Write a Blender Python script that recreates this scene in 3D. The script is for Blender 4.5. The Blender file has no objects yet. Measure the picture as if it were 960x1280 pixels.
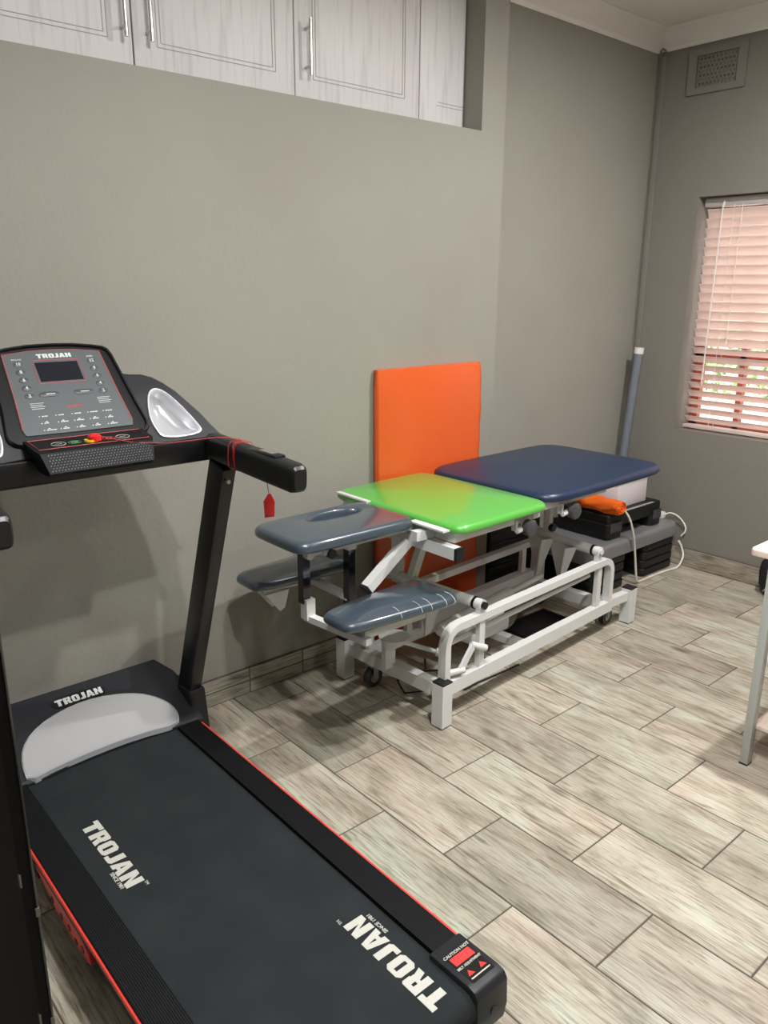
import bpy, bmesh, math, random
from mathutils import Vector, Matrix
random.seed(7)
C = bpy.context.scene.collection
S = bpy.context.scene
PI = math.pi

# ------------------------------------------------------------------ materials
def lin(c):
    return tuple(((v/255)/12.92 if v/255 <= .04045 else ((v/255+.055)/1.055)**2.4) for v in c)
MATS = {}
def mat(name, rgb, rough=.5, metal=0, coat=0, bump=None, spec=.5, noise=None, stretch=(1,1,1), coat_rough=.05, emit=None):
    """bump=(scale,strength) ; noise=(scale,rgb2,lo,hi) mixes a second colour"""
    if name in MATS: return MATS[name]
    m = bpy.data.materials.new(name); m.use_nodes = True
    nt = m.node_tree; b = nt.nodes['Principled BSDF']
    c = (*lin(rgb), 1)
    b.inputs['Base Color'].default_value = c
    b.inputs['Roughness'].default_value = rough
    b.inputs['Metallic'].default_value = metal
    b.inputs['Coat Weight'].default_value = coat
    b.inputs['Coat Roughness'].default_value = coat_rough
    b.inputs['Specular IOR Level'].default_value = spec
    tc = nt.nodes.new('ShaderNodeTexCoord'); mp = nt.nodes.new('ShaderNodeMapping')
    mp.inputs['Scale'].default_value = stretch
    nt.links.new(tc.outputs['Object'], mp.inputs['Vector'])
    if noise:
        n = nt.nodes.new('ShaderNodeTexNoise'); n.inputs['Scale'].default_value = noise[0]; n.inputs['Detail'].default_value = 5
        nt.links.new(mp.outputs[0], n.inputs['Vector'])
        r = nt.nodes.new('ShaderNodeValToRGB'); r.color_ramp.elements[0].position = noise[2]; r.color_ramp.elements[1].position = noise[3]
        r.color_ramp.elements[0].color = c; r.color_ramp.elements[1].color = (*lin(noise[1]), 1)
        nt.links.new(n.outputs['Fac'], r.inputs['Fac']); nt.links.new(r.outputs['Color'], b.inputs['Base Color'])
    if bump:
        n2 = nt.nodes.new('ShaderNodeTexNoise'); n2.inputs['Scale'].default_value = bump[0]; n2.inputs['Detail'].default_value = 4
        nt.links.new(mp.outputs[0], n2.inputs['Vector'])
        bp = nt.nodes.new('ShaderNodeBump'); bp.inputs['Strength'].default_value = bump[1]; bp.inputs['Distance'].default_value = .01
        nt.links.new(n2.outputs['Fac'], bp.inputs['Height']); nt.links.new(bp.outputs['Normal'], b.inputs['Normal'])
    if emit:
        b.inputs['Emission Color'].default_value = (*lin(emit[0]), 1); b.inputs['Emission Strength'].default_value = emit[1]
    MATS[name] = m
    return m

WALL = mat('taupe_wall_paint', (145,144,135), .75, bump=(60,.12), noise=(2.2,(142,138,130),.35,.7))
WALL_SHADE = mat('taupe_wall_paint_shaded', (128,124,117), .75, bump=(60,.12))  # wall taupe darkened: shade of the backlit window wall put into the colour
CEIL = mat('white_ceiling_paint', (222,218,214), .8, bump=(50,.05))
CORN = mat('white_cornice', (232,228,224), .6)
GROUT = mat('dark_grout', (84,77,70), .9)
WHITE = mat('white_powder_coat', (212,213,213), .32, bump=(400,.03))
WHITEP = mat('white_plastic', (225,223,218), .4)
GREYM = mat('grey_painted_metal', (150,152,150), .4, .2)
BLK = mat('black_plastic', (18,19,22), .38, bump=(300,.05))
BLKM = mat('black_powder_coat', (12,12,14), .35)
CHAR = mat('charcoal_plastic', (34,36,41), .45, spec=.35, bump=(350,.05))
CHAR2 = mat('charcoal_wing_plastic', (42,43,48), .5, spec=.35, bump=(350,.05))
SHELL = mat('console_shell_plastic', (26,27,31), .32, spec=.4)
OVER = mat('console_overlay', (82,88,92), .42)
LCD = mat('dark_display', (30,30,40), .12)
RED = mat('red_plastic', (215,30,30), .3)
REDL = mat('red_trim', (222,62,50), .4)
REDS = mat('red_pinstripe', (190,70,72), .5)
SILV = mat('silver_plastic', (212,214,220), .16, .55, coat=.4)
SILVR = mat('silver_ring', (232,233,238), .3, .3)
CHROME = mat('black_chrome', (70,70,74), .12, .9)
STEEL = mat('brushed_steel', (190,186,182), .3, .9)
BELT = mat('running_belt_rubber', (32,37,39), .85, spec=.25, bump=(900,.25), noise=(9,(39,43,45),.4,.7))
RIB = mat('ribbed_side_plastic', (14,16,20), .6, spec=.3)
INK = mat('white_print', (192,192,185), .6)
INKG = mat('grey_print', (205,208,210), .5)
INKR = mat('red_print', (205,50,50), .5)
INKGR = mat('green_print', (60,170,80), .5)
CORD = mat('red_cord', (175,32,34), .6)
YEL = mat('yellow_ring', (235,205,40), .4)
def vinyl(name, rgb, rough, coat, cr=.06):
    return mat(name, rgb, rough, coat=coat, coat_rough=cr, bump=(7,.10))
GREEN = vinyl('lime_green_vinyl', (84,172,66), .4, .9, .07)
NAVY = vinyl('navy_vinyl', (20,42,70), .40, .12, .3)
SLATE = vinyl('slate_vinyl', (60,72,84), .3, .9, .06)
ORANGE = mat('orange_vinyl', (220,92,38), .36, bump=(9,.35), coat=.2, coat_rough=.2)
ORTOW = mat('orange_towel', (255,112,20), .9, bump=(160,.6))
BLKR = mat('black_step_plastic', (17,17,18), .5, bump=(200,.1))
GREYSTEP = mat('grey_step_top', (140,140,143), .33, .25, bump=(300,.15))
DKGREY = mat('dark_grey_rubber', (64,64,68), .55)
PVC = mat('grey_pvc', (112,120,130), .4)
BOXW = mat('white_card', (214,208,212), .6)
PINKWOOD = mat('pale_pink_wood', (226,206,196), .4, noise=(6,(238,222,214),.35,.7), stretch=(1,14,14))
CABLEW = mat('white_cable', (228,224,214), .5)
CABLEB = mat('black_cable', (20,18,18), .5)
DOORW = mat('whitewashed_cabinet_wood', (212,209,211), .5, noise=(5,(194,190,192),.5,.72), stretch=(14,14,.9), bump=(8,.06))
GROOVE = mat('cabinet_groove', (168,164,164), .6)
REDFR = mat('brick_red_window_frame', (150,70,50), .5)
FABRICB = mat('black_nylon', (14,14,18), .7, bump=(300,.3))
GREYW = mat('grey_webbing', (140,140,142), .7)
GREYPEN = mat('chipped_paint_edge', (84,84,82), .5, noise=(12,(40,40,40),.45,.6), stretch=(1,1,.5))
FOIL = mat('clear_wrap_label', (215,215,212), .3)

def glass_mat():
    m = bpy.data.materials.new('window_glass'); m.use_nodes = True
    b = m.node_tree.nodes['Principled BSDF']
    b.inputs['Transmission Weight'].default_value = 1; b.inputs['Roughness'].default_value = 0; b.inputs['IOR'].default_value = 1.01
    b.inputs['Base Color'].default_value = (1,1,1,1)
    return m
GLASS = glass_mat()
def slat_mat():
    m = bpy.data.materials.new('blind_slat_pvc'); m.use_nodes = True; nt = m.node_tree
    b = nt.nodes['Principled BSDF']; b.inputs['Base Color'].default_value = (*lin((240,232,230)),1); b.inputs['Roughness'].default_value = .45
    t = nt.nodes.new('ShaderNodeBsdfTranslucent'); t.inputs['Color'].default_value = (*lin((240,219,209)),1)
    mx = nt.nodes.new('ShaderNodeMixShader'); mx.inputs[0].default_value = .45
    nt.links.new(b.outputs[0], mx.inputs[1]); nt.links.new(t.outputs[0], mx.inputs[2])
    nt.links.new(mx.outputs[0], nt.nodes['Material Output'].inputs['Surface'])
    return m
SLAT = slat_mat()

def tile_mat(name, tint=1.0):
    """weathered wood-look ceramic: colour attribute 'tid' = per-tile random (x,y,z)"""
    m = bpy.data.materials.new(name); m.use_nodes = True; nt = m.node_tree; N = nt.nodes; L = nt.links
    b = N['Principled BSDF']
    uv = N.new('ShaderNodeUVMap'); uv.uv_map = 'grain'
    at = N.new('ShaderNodeAttribute'); at.attribute_name = 'tid'
    add = N.new('ShaderNodeVectorMath'); add.operation = 'MULTIPLY_ADD'
    add.inputs[1].default_value = (37,23,11); L.new(at.outputs['Color'], add.inputs[0]); L.new(uv.outputs['UV'], add.inputs[2])
    def noise(sc, stretch, det, dist=0):
        mp = N.new('ShaderNodeMapping'); mp.inputs['Scale'].default_value = stretch; L.new(add.outputs[0], mp.inputs['Vector'])
        n = N.new('ShaderNodeTexNoise'); n.inputs['Scale'].default_value = sc; n.inputs['Detail'].default_value = det; n.inputs['Roughness'].default_value = .62
        n.inputs['Distortion'].default_value = dist
        L.new(mp.outputs[0], n.inputs['Vector']); return n.outputs['Fac']
    def ramp(src, stops):
        r = N.new('ShaderNodeValToRGB'); e = r.color_ramp.elements
        e[0].position, e[0].color = stops[0][0], (*lin(stops[0][1]),1)
        e[1].position, e[1].color = stops[-1][0], (*lin(stops[-1][1]),1)
        for p, c in stops[1:-1]:
            q = e.new(p); q.color = (*lin(c),1)
        L.new(src, r.inputs['Fac']); return r.outputs['Color']
    def mix(kind, f, a, bb):
        x = N.new('ShaderNodeMix'); x.data_type = 'RGBA'; x.blend_type = kind
        if isinstance(f, (int,float)): x.inputs['Factor'].default_value = f
        else: L.new(f, x.inputs['Factor'])
        L.new(a, x.inputs['A']); L.new(bb, x.inputs['B']); return x.outputs['Result']
    big = ramp(noise(2.6, (1.6,4.2,1), 5, .6), [(.3,(208,211,203)),(.42,(203,199,190)),(.50,(197,189,180)),(.60,(178,172,161)),(.76,(142,136,125))])
    fine = ramp(noise(5, (2.0,48,1), 9, .25), [(.36,(255,254,252)),(.52,(236,232,226)),(.60,(202,194,184)),(.70,(128,119,108))])
    col = mix('MULTIPLY', .85, big, fine)
    # dark weathered streaks
    st = ramp(noise(3.4, (1.2,15,1), 9, 1.4), [(.53,(255,255,255)),(.62,(190,180,168)),(.76,(98,88,76))])
    col = mix('MULTIPLY', .7, col, st)
    # knots
    mp = N.new('ShaderNodeMapping'); mp.inputs['Scale'].default_value = (2.4,6,1); L.new(add.outputs[0], mp.inputs['Vector'])
    vo = N.new('ShaderNodeTexVoronoi'); vo.inputs['Scale'].default_value = 1.0; L.new(mp.outputs[0], vo.inputs['Vector'])
    kn = ramp(vo.outputs['Distance'], [(.03,(110,102,92)),(.09,(200,196,190)),(.13,(255,255,255))])
    col = mix('MULTIPLY', .7, col, kn)
    tn = ramp(noise(1.7, (1,2,1), 3, .3), [(.36,(232,239,232)),(.5,(236,237,231)),(.64,(240,235,229))])
    col = mix('MULTIPLY', 1.0, col, tn)
    # per tile brightness
    hs = N.new('ShaderNodeHueSaturation'); sp = N.new('ShaderNodeSeparateColor'); L.new(at.outputs['Color'], sp.inputs[0])
    mr = N.new('ShaderNodeMapRange'); mr.inputs['To Min'].default_value = .86*tint; mr.inputs['To Max'].default_value = 1.16*tint
    L.new(sp.outputs[0], mr.inputs['Value']); L.new(mr.outputs[0], hs.inputs['Value']); L.new(col, hs.inputs['Color'])
    hs.inputs['Saturation'].default_value = .95
    L.new(hs.outputs[0], b.inputs['Base Color'])
    b.inputs['Roughness'].default_value = .38
    bp = N.new('ShaderNodeBump'); bp.inputs['Strength'].default_value = .12; bp.inputs['Distance'].default_value = .004
    L.new(noise(5, (2.4,26,1), 7, .4), bp.inputs['Height']); L.new(bp.outputs[0], b.inputs['Normal'])
    return m
TILE = tile_mat('wood_look_floor_tile'); TILEB = tile_mat('wood_look_skirting_tile', .92)

# ------------------------------------------------------------------ geometry helpers
def bframe(a, b, up=(0,0,1)):
    a, b, up = Vector(a), Vector(b), Vector(up)
    d = (b-a).normalized(); s = d.cross(up)
    if s.length < 1e-4: s = d.cross(Vector((0,1,0)))
    s.normalize(); u = s.cross(d).normalized()
    return d, s, u
class MB:
    def __init__(self): self.bm = bmesh.new()
    def poly(self, pts, faces):
        vs = [self.bm.verts.new(Vector(p)) for p in pts]
        for f in faces:
            try: self.bm.faces.new([vs[i] for i in f])
            except ValueError: pass
        return self
    def box(self, a, b, bev=0, seg=2):
        x0,y0,z0 = (min(a[i],b[i]) for i in range(3)); x1,y1,z1 = (max(a[i],b[i]) for i in range(3))
        t = bmesh.new(); bmesh.ops.create_cube(t, size=1)
        for v in t.verts: v.co = Vector(((x0+x1)/2+v.co.x*(x1-x0), (y0+y1)/2+v.co.y*(y1-y0), (z0+z1)/2+v.co.z*(z1-z0)))
        return self._merge(t, bev, seg)
    def _merge(self, t, bev=0, seg=2):
        if bev: bmesh.ops.bevel(t, geom=t.edges[:]+t.verts[:], offset=bev, segments=seg, profile=.5, affect='EDGES', clamp_overlap=True)
        me = bpy.data.meshes.new('tmp'); t.to_mesh(me); t.free(); self.bm.from_mesh(me); bpy.data.meshes.remove(me)
        return self
    def bar(self, a, b, w, h, up=(0,0,1), bev=0):
        """rectangular bar a->b; w across, h along up"""
        d, s, u = bframe(a, b, up); a, b = Vector(a), Vector(b)
        t = bmesh.new(); vs = []
        for p in (a, b):
            for i, j in ((-1,-1),(1,-1),(1,1),(-1,1)): vs.append(t.verts.new(p + s*i*w/2 + u*j*h/2))
        for f in ((3,2,1,0),(4,5,6,7),(0,1,5,4),(1,2,6,5),(2,3,7,6),(3,0,4,7)): t.faces.new([vs[i] for i in f])
        return self._merge(t, bev)
    def tube(self, pts, r, n=12, cap=True, ry=None, up=(0,0,1)):
        pts = [Vector(p) for p in pts]; rings = []
        prev = None
        for i, p in enumerate(pts):
            d = (pts[min(i+1,len(pts)-1)] - pts[max(i-1,0)]).normalized()
            if prev is None:
                s = d.cross(Vector(up))
                if s.length < 1e-3: s = d.cross(Vector((0,1,0)))
            else: s = prev - d*prev.dot(d)
            s.normalize(); prev = s; u = s.cross(d)
            rr = r[i] if isinstance(r, (list,tuple)) else r
            rings.append([self.bm.verts.new(p + s*math.cos(2*PI*k/n)*rr + u*math.sin(2*PI*k/n)*(ry or rr)) for k in range(n)])
        for a, b in zip(rings, rings[1:]):
            for k in range(n): self.bm.faces.new([a[k], a[(k+1)%n], b[(k+1)%n], b[k]])
        if cap: self.bm.faces.new(rings[0][::-1]); self.bm.faces.new(rings[-1])
        return self
    def rectsweep(self, pts, w, h, up):
        """rectangular tube along planar polyline (mitred); up = plane normal, w along up, h in plane"""
        pts = [Vector(p) for p in pts]; up = Vector(up).normalized(); rings = []
        for i, p in enumerate(pts):
            d0 = (p-pts[i-1]).normalized() if i else None; d1 = (pts[i+1]-p).normalized() if i < len(pts)-1 else None
            d = ((d0 or d1)+(d1 or d0)).normalized(); s = d.cross(up).normalized()
            k = 1/max(.3, d.dot(d1 or d0))
            rings.append([self.bm.verts.new(p + s*i_*h/2*k + up*j*w/2) for i_, j in ((-1,-1),(1,-1),(1,1),(-1,1))])
        for a, b in zip(rings, rings[1:]):
            for k in range(4): self.bm.faces.new([a[k], a[(k+1)%4], b[(k+1)%4], b[k]])
        self.bm.faces.new(rings[0][::-1]); self.bm.faces.new(rings[-1]); return self
    def prism(self, pts, vec, bev=0):
        t = bmesh.new(); vec = Vector(vec)
        a = [t.verts.new(Vector(p)) for p in pts]; b = [t.verts.new(Vector(p)+vec) for p in pts]; n = len(pts)
        t.faces.new(a[::-1]); t.faces.new(b)
        for k in range(n): t.faces.new([a[k], a[(k+1)%n], b[(k+1)%n], b[k]])
        return self._merge(t, bev)
    def cyl(self, a, b, r, n=24, r2=None):
        return self.tube([a, b], [r, r if r2 is None else r2], n)
    def loft(self, rings, cap=True, closed=True):
        R = [[self.bm.verts.new(Vector(p)) for p in r] for r in rings]; n = len(R[0])
        for a, b in zip(R, R[1:]):
            for k in range(n if closed else n-1): self.bm.faces.new([a[k], a[(k+1)%n], b[(k+1)%n], b[k]])
        if cap: self.bm.faces.new(R[0][::-1]); self.bm.faces.new(R[-1])
        return self
    def mirror(self, cx):
        g = bmesh.ops.duplicate(self.bm, geom=self.bm.verts[:]+self.bm.edges[:]+self.bm.faces[:])
        for v in g['geom']:
            if isinstance(v, bmesh.types.BMVert): v.co.x = 2*cx - v.co.x
        return self
    def flipx(self, cx):
        for v in self.bm.verts: v.co.x = 2*cx - v.co.x
        return self
WLOC = {}
XF = None     # rotation of the treatment table's parts on the floor
def turn(deg, px, py): return Matrix.Translation((px,py,0)) @ Matrix.Rotation(math.radians(deg),4,'Z') @ Matrix.Translation((-px,-py,0))
def _finish(bm, name, m, off, smooth):
    bmesh.ops.recalc_face_normals(bm, faces=bm.faces[:])
    for v in bm.verts: v.co -= off
    me = bpy.data.meshes.new(name); bm.to_mesh(me); bm.free()
    if m: me.materials.append(m)
    if smooth is not None:
        for p in me.polygons: p.use_smooth = True
        me.set_sharp_from_angle(angle=math.radians(smooth))
    return me
def obj(name, mb, m, parent=None, smooth=35, label=None):
    """parts: vertices are stored relative to the thing's base"""
    bm = mb.bm if isinstance(mb, MB) else mb
    if XF is not None: bmesh.ops.transform(bm, matrix=XF, verts=bm.verts[:])
    if parent is not None: off = WLOC[parent.name]
    else:
        xs = [v.co.x for v in bm.verts]; ys = [v.co.y for v in bm.verts]; zs = [v.co.z for v in bm.verts]
        off = Vector(((min(xs)+max(xs))/2, (min(ys)+max(ys))/2, min(zs)))
    o = bpy.data.objects.new(name, _finish(bm, name, m, off, smooth)); C.objects.link(o)
    if parent is not None: o.parent = parent
    else: o.location = off
    WLOC[o.name] = off
    if label: o['label'] = label
    return o
def thing(name, label, cat, loc, group=None):
    o = bpy.data.objects.new(name, None); C.objects.link(o); o.location = loc; o.empty_display_size = .1
    WLOC[o.name] = Vector(loc); o['label'] = label; o['category'] = cat
    if group: o['group'] = group
    return o
def tag(o, label, cat, group=None, kind=None):
    o['label'] = label; o['category'] = cat
    if group: o['group'] = group
    if kind: o['kind'] = kind
    return o
def struct(name, mb, m, smooth=35, parent=None, label=None):
    o = obj(name, mb, m, parent, smooth)
    if parent is None: o['kind'] = 'structure'; o['label'] = label or name.replace('_', ' '); o['category'] = name.split('_')[0]
    return o

def supere(cx, cy, a, b, n, N=72, taper=0):
    def f(d, s=1.0):
        out = []
        for k in range(N):
            t = 2*PI*k/N; ct, st = math.cos(t), math.sin(t)
            x = math.copysign(abs(ct)**(2/n), ct); y = math.copysign(abs(st)**(2/n), st)
            ty = 1 + taper*x
            out.append((cx + x*(a-d)*s, cy + y*(b-d)*s*ty))
        return out
    return f
def pad(f, z0, z1, rb=.012, rt=.028, dome=.006, hole=None, sag=None, N=72):
    """upholstered cushion: rounded edge rings, domed top; hole=(cx,cy,a,b)"""
    rings = []
    def ring(p, z): rings.append([(x, y, z) for x, y in p])
    def hl(s=1.0):
        cx, cy, a, b = hole; return [(cx+math.cos(2*PI*k/N)*a*s, cy+math.sin(2*PI*k/N)*b*s) for k in range(N)]
    if hole: ring(hl(1.0), z0)
    for t in (0,30,60,90):
        q = math.radians(t); ring(f(rb*(1-math.sin(q))), z0+rb*(1-math.cos(q)))
    for t in range(0, 91, 15):
        q = math.radians(t); ring(f(rt*(1-math.cos(q))), z1-rt+rt*math.sin(q))
    if hole:
        out = f(rt)
        for k in (.2,.45,.7,.88):
            h = hl(1.22); ring([(o[0]*(1-k)+i[0]*k, o[1]*(1-k)+i[1]*k) for o, i in zip(out, h)], z1+dome*math.sin(k*PI)*.7)
        for t in (0,30,60,90):
            q = math.radians(t); ring(hl(1.2-.2*math.sin(q)), z1-.02+.02*math.cos(q))
        ring(hl(1.0), z0)
        M = MB(); M.loft(rings, cap=False)
        bmesh.ops.remove_doubles(M.bm, verts=M.bm.verts[:], dist=1e-5)
        return M
    for s in (.85,.65,.45,.25,.08): ring(f(rt, s), z1 + dome*(1-s*s))
    M = MB(); M.loft(rings); return M

# block lettering --------------------------------------------------------------
def rc(x0,y0,x1,y1): return [(x0,y0),(x1,y0),(x1,y1),(x0,y1)]
LET = {
 'T': (.66, [rc(0,.72,.66,1), rc(.19,0,.47,.72)]),
 'R': (.68, [rc(0,0,.27,1), rc(.27,.77,.58,1), rc(.38,.55,.64,.77), rc(.27,.36,.6,.55), [(.58,.77),(.64,.77),(.64,.92),(.58,1)], [(.33,.36),(.58,.36),(.68,0),(.42,0)]]),
 'O': (.66, [[(0,.14),(.13,0),(.26,0),(.26,1),(.13,1),(0,.86)], [(.66,.14),(.66,.86),(.53,1),(.4,1),(.4,0),(.53,0)], rc(.26,.8,.4,1), rc(.26,0,.4,.2)]),
 'J': (.48, [rc(.2,.24,.48,1), [(0,0),(.36,0),(.48,.12),(.48,.24),(0,.24)]]),
 'A': (.7, [[(0,0),(.26,0),(.35,.78),(.35,1),(.2,1)], [(.7,0),(.5,1),(.35,1),(.35,.78),(.44,0)], [(.28,.18),(.42,.18),(.40,.38),(.30,.38)]]),
 'N': (.68, [rc(0,0,.25,1), rc(.43,0,.68,1), [(.25,1),(.25,.6),(.43,0),(.43,.4)]]),
}
def block_word(word, origin, xd, yd, height, length, thick=.0008):
    o, xd, yd = Vector(origin), Vector(xd).normalized(), Vector(yd).normalized(); nrm = xd.cross(yd)
    tot = sum(LET[c][0] for c in word) + .07*(len(word)-1); k = length/tot
    M = MB(); x = 0
    for c in word:
        w, polys = LET[c]
        for p in polys: M.prism([o + xd*(x+a)*k + yd*b*height for a, b in p], nrm*thick)
        x += w+.07
    return M
def text_mb(body, origin, xd, yd, size, bold=0, thick=.0006, align='CENTER'):
    cu = bpy.data.curves.new('t', 'FONT'); cu.body = body; cu.size = size; cu.offset = bold; cu.align_x = align; cu.align_y = 'CENTER'; cu.resolution_u = 2
    cu.extrude = thick
    o = bpy.data.objects.new('t', cu); C.objects.link(o); bpy.context.view_layer.update()
    me = bpy.data.meshes.new_from_object(o.evaluated_get(bpy.context.evaluated_depsgraph_get()))
    bpy.data.objects.remove(o); M = MB(); M.bm.from_mesh(me); bpy.data.meshes.remove(me)
    xd, yd = Vector(xd).normalized(), Vector(yd).normalized(); n = xd.cross(yd); og = Vector(origin)
    for v in M.bm.verts: v.co = og + xd*v.co.x + yd*v.co.y + n*v.co.z
    return M

# ------------------------------------------------------------------ room constants
XW, YL, YR, SX = 4.017, 2.391, 2.505, 2.731       # window wall, back wall left part, back wall recess, step
XL, YF, ZC = -1.3, -2.2, 2.735
HB = .103
OX, OY, TW, HL = 1.8107, 1.5118, .2439, .2462     # floor tile grid

# floor tiles
def tiles(name, rects, z, m, axis):
    """rects (a0,a1,b0,b1): a = across grain, b = along grain; axis maps (a,b)->xyz"""
    bm = bmesh.new(); uv = bm.loops.layers.uv.new('grain'); cl = bm.loops.layers.float_color.new('tid')
    for r in rects:
        a0,a1,b0,b1 = r; c = (random.random(), random.random(), random.random(), 1)
        g = .0021; e = .0012
        lo = [(a0+g,b0+g),(a1-g,b0+g),(a1-g,b1-g),(a0+g,b1-g)]; hi = [(a0+g+e,b0+g+e),(a1-g-e,b0+g+e),(a1-g-e,b1-g-e),(a0+g+e,b1-g-e)]
        V0 = [bm.verts.new(axis(a,b,-.0015)) for a,b in lo]; V1 = [bm.verts.new(axis(a,b,0)) for a,b in hi]
        fs = [(V1, hi)] + [([V0[k],V0[(k+1)%4],V1[(k+1)%4],V1[k]], [lo[k],lo[(k+1)%4],hi[(k+1)%4],hi[k]]) for k in range(4)]
        for vs, ab in fs:
            f = bm.faces.new(vs)
            for l, (a,b) in zip(f.loops, ab): l[uv].uv = (b, a); l[cl] = c
    return bm
rects = []
i = -14
while OX+TW*i < XW:
    x0, x1 = OX+TW*i, OX+TW*(i+1)
    par = 1 if i % 2 == 0 else 0
    k = -8
    while OY-HL*k > YF-.6:
        if (k % 2 != 0) == bool(par):
            y1, y0 = OY-HL*k, OY-HL*(k+2)
            X0, X1 = max(x0, XL), min(x1, XW); Y0, Y1 = max(y0, YF), min(y1, YR if x0 > SX-.2 else YL+.02)
            if X1-X0 > .01 and Y1-Y0 > .01: rects.append((X0,X1,Y0,Y1))
        k += 1
    i += 1
fl = obj('floor', MB().box((XL-.2,YF-.2,-.12),(XW+.2,YR+.2,-.0018)), GROUT, smooth=None)
fl['kind'] = 'structure'; fl['label'] = 'grey weathered wood look tiled floor'; fl['category'] = 'floor'
WLOC['floor'] = fl.location.copy()
bm = tiles('floor_tiles', rects, 0, TILE, lambda a,b,h: Vector((a,b,h)))
ft = obj('tile_surface', bm, TILE, fl, smooth=None)

# skirting tiles
def skirt(name, rects, axis, back):
    o = obj(name, back, GROUT, smooth=None); o['kind'] = 'structure'; o['label'] = 'wood look tile skirting'; o['category'] = 'skirting'
    WLOC[name] = o.location.copy()
    obj('tile_surface', tiles('s', rects, 0, TILEB, axis), TILEB, o, smooth=None)
T = .012
rl = []; x = XL
while x < SX:
    w = .245; x1 = min(x+w, SX)
    rl += [(0,.052,x,x1),(.052,HB,x,x1)] if (int((x+9)*3) % 3 != 2) else [(0,HB,x,x1)]
    x = x1
skirt('baseboard_back', rl, lambda a,b,h: Vector((b, YL-T-h-.0015, a)), MB().box((XL,YL-T,0),(SX,YL,HB)))
rl = []; x = SX
while x < XW: x1 = min(x+.49, XW); rl.append((0,HB,x,x1)); x = x1
skirt('baseboard_recess', rl, lambda a,b,h: Vector((b, YR-T-h-.0015, a)), MB().box((SX,YR-T,0),(XW,YR,HB)))
rl = []; y = YR-.45
rl.append((0,HB,y,YR-T))
while y > YF: y0 = max(y-.49, YF); rl.append((0,HB,y0,y)); y = y0
skirt('baseboard_right', rl, lambda a,b,h: Vector((XW-T-h-.0015, b, a)), MB().box((XW-T,YF,0),(XW,YR,HB)))

# walls
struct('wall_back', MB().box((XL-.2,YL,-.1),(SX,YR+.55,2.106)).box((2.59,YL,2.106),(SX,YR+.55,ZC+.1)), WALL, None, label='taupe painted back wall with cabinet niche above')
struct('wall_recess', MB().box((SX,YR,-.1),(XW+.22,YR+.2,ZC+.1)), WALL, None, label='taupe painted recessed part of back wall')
WY0, WY1, WZ0, WZ1 = .62, 2.2, .754, 1.942
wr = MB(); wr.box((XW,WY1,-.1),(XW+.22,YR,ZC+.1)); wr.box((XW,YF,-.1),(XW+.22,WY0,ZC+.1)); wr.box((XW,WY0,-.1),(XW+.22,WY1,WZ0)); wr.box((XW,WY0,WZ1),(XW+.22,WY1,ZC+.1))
struct('wall_right', wr, WALL_SHADE, None, label='taupe painted wall with the window')
struct('wall_left', MB().box((XL-.2,YF-.2,-.1),(XL,YR,ZC+.1)), WALL, None)
struct('wall_front', MB().box((XL-.2,YF-.2,-.1),(XW+.22,YF,ZC+.1)), WALL, None)
struct('ceiling', MB().box((XL-.2,YF-.2,ZC),(XW+.22,YR+.75,ZC+.1)), CEIL, None)
# coved cornice
def cove(a, b, inn, z0, s=.09):
    a, b, inn = Vector(a), Vector(b), Vector(inn); prof = [(0,0),(.004,0),(.006,.012),(.012,.018)]
    for k in range(7):
        t = k/6*PI/2; prof.append((.012+(s-.02)*(1-math.cos(t)), .018+(s-.026)*math.sin(t)))
    prof += [(s-.004,s-.006),(s,s-.004),(s,s),(0,s)]
    M = MB(); M.loft([[p+inn*u+Vector((0,0,z0+v)) for u,v in prof] for p in (a,b)]); return M
struct('trim_1', cove((SX-.15,YR,0),(XW,YR,0),(0,-1,0),2.646), CORN, 50, label='white cornice above the recessed wall')
struct('trim_2', cove((XW,YR,0),(XW,YF,0),(-1,0,0),2.646), CORN, 50, label='white cornice above the window wall')

# corner trunking with bracket
t = thing('corner_conduit', 'thin grey painted conduit running down the corner from ceiling to floor', 'conduit', (XW-.014,YR-.05,0))
obj('pipe', MB().box((XW-.007,YR-.052,HB),(XW,YR-.018,2.648), .002), WALL_SHADE, t)
obj('bracket', MB().tube([(XW-.012,YR-.02,2.625),(XW-.014,YR-.022,2.65),(XW-.014,YR-.035,2.662),(XW-.014,YR-.05,2.65),(XW-.012,YR-.052,2.625)], .004, 8), WALL_SHADE, t)

# air vent
t = thing('air_vent', 'square perforated vent painted wall grey high on the window wall', 'vent', (XW,2.17,2.42))
f = MB(); x0 = XW-.014
f.box((x0,2.025,2.42),(XW,2.32,2.45)).box((x0,2.025,2.592),(XW,2.32,2.625)).box((x0,2.025,2.45),(XW,2.068,2.592)).box((x0,2.277,2.45),(XW,2.32,2.592))
obj('frame', f, WALL_SHADE, t, None)
g = MB(); g.box((XW-.006,2.07,2.452),(XW-.001,2.275,2.59)); obj('plate', g, WALL_SHADE, t, None)
h = MB()
for r in range(7):
    for c in range(10):
        yy = 2.082+c*.0195+(r%2)*.009; zz = 2.466+r*.0185
        if yy < 2.27: h.cyl((XW-.0068,yy,zz),(XW-.005,yy,zz), .0058, 8)
obj('hole_grid', h, mat('vent_dark', (84,80,75), .9), t, None)
r = MB()
for c in range(10): r.bar((XW-.010, 2.076+c*.0213, 2.452),(XW-.010, 2.076+c*.0213, 2.59), .004, .006, (1,0,0))
obj('rib', r, WALL_SHADE, t, None)

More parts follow.
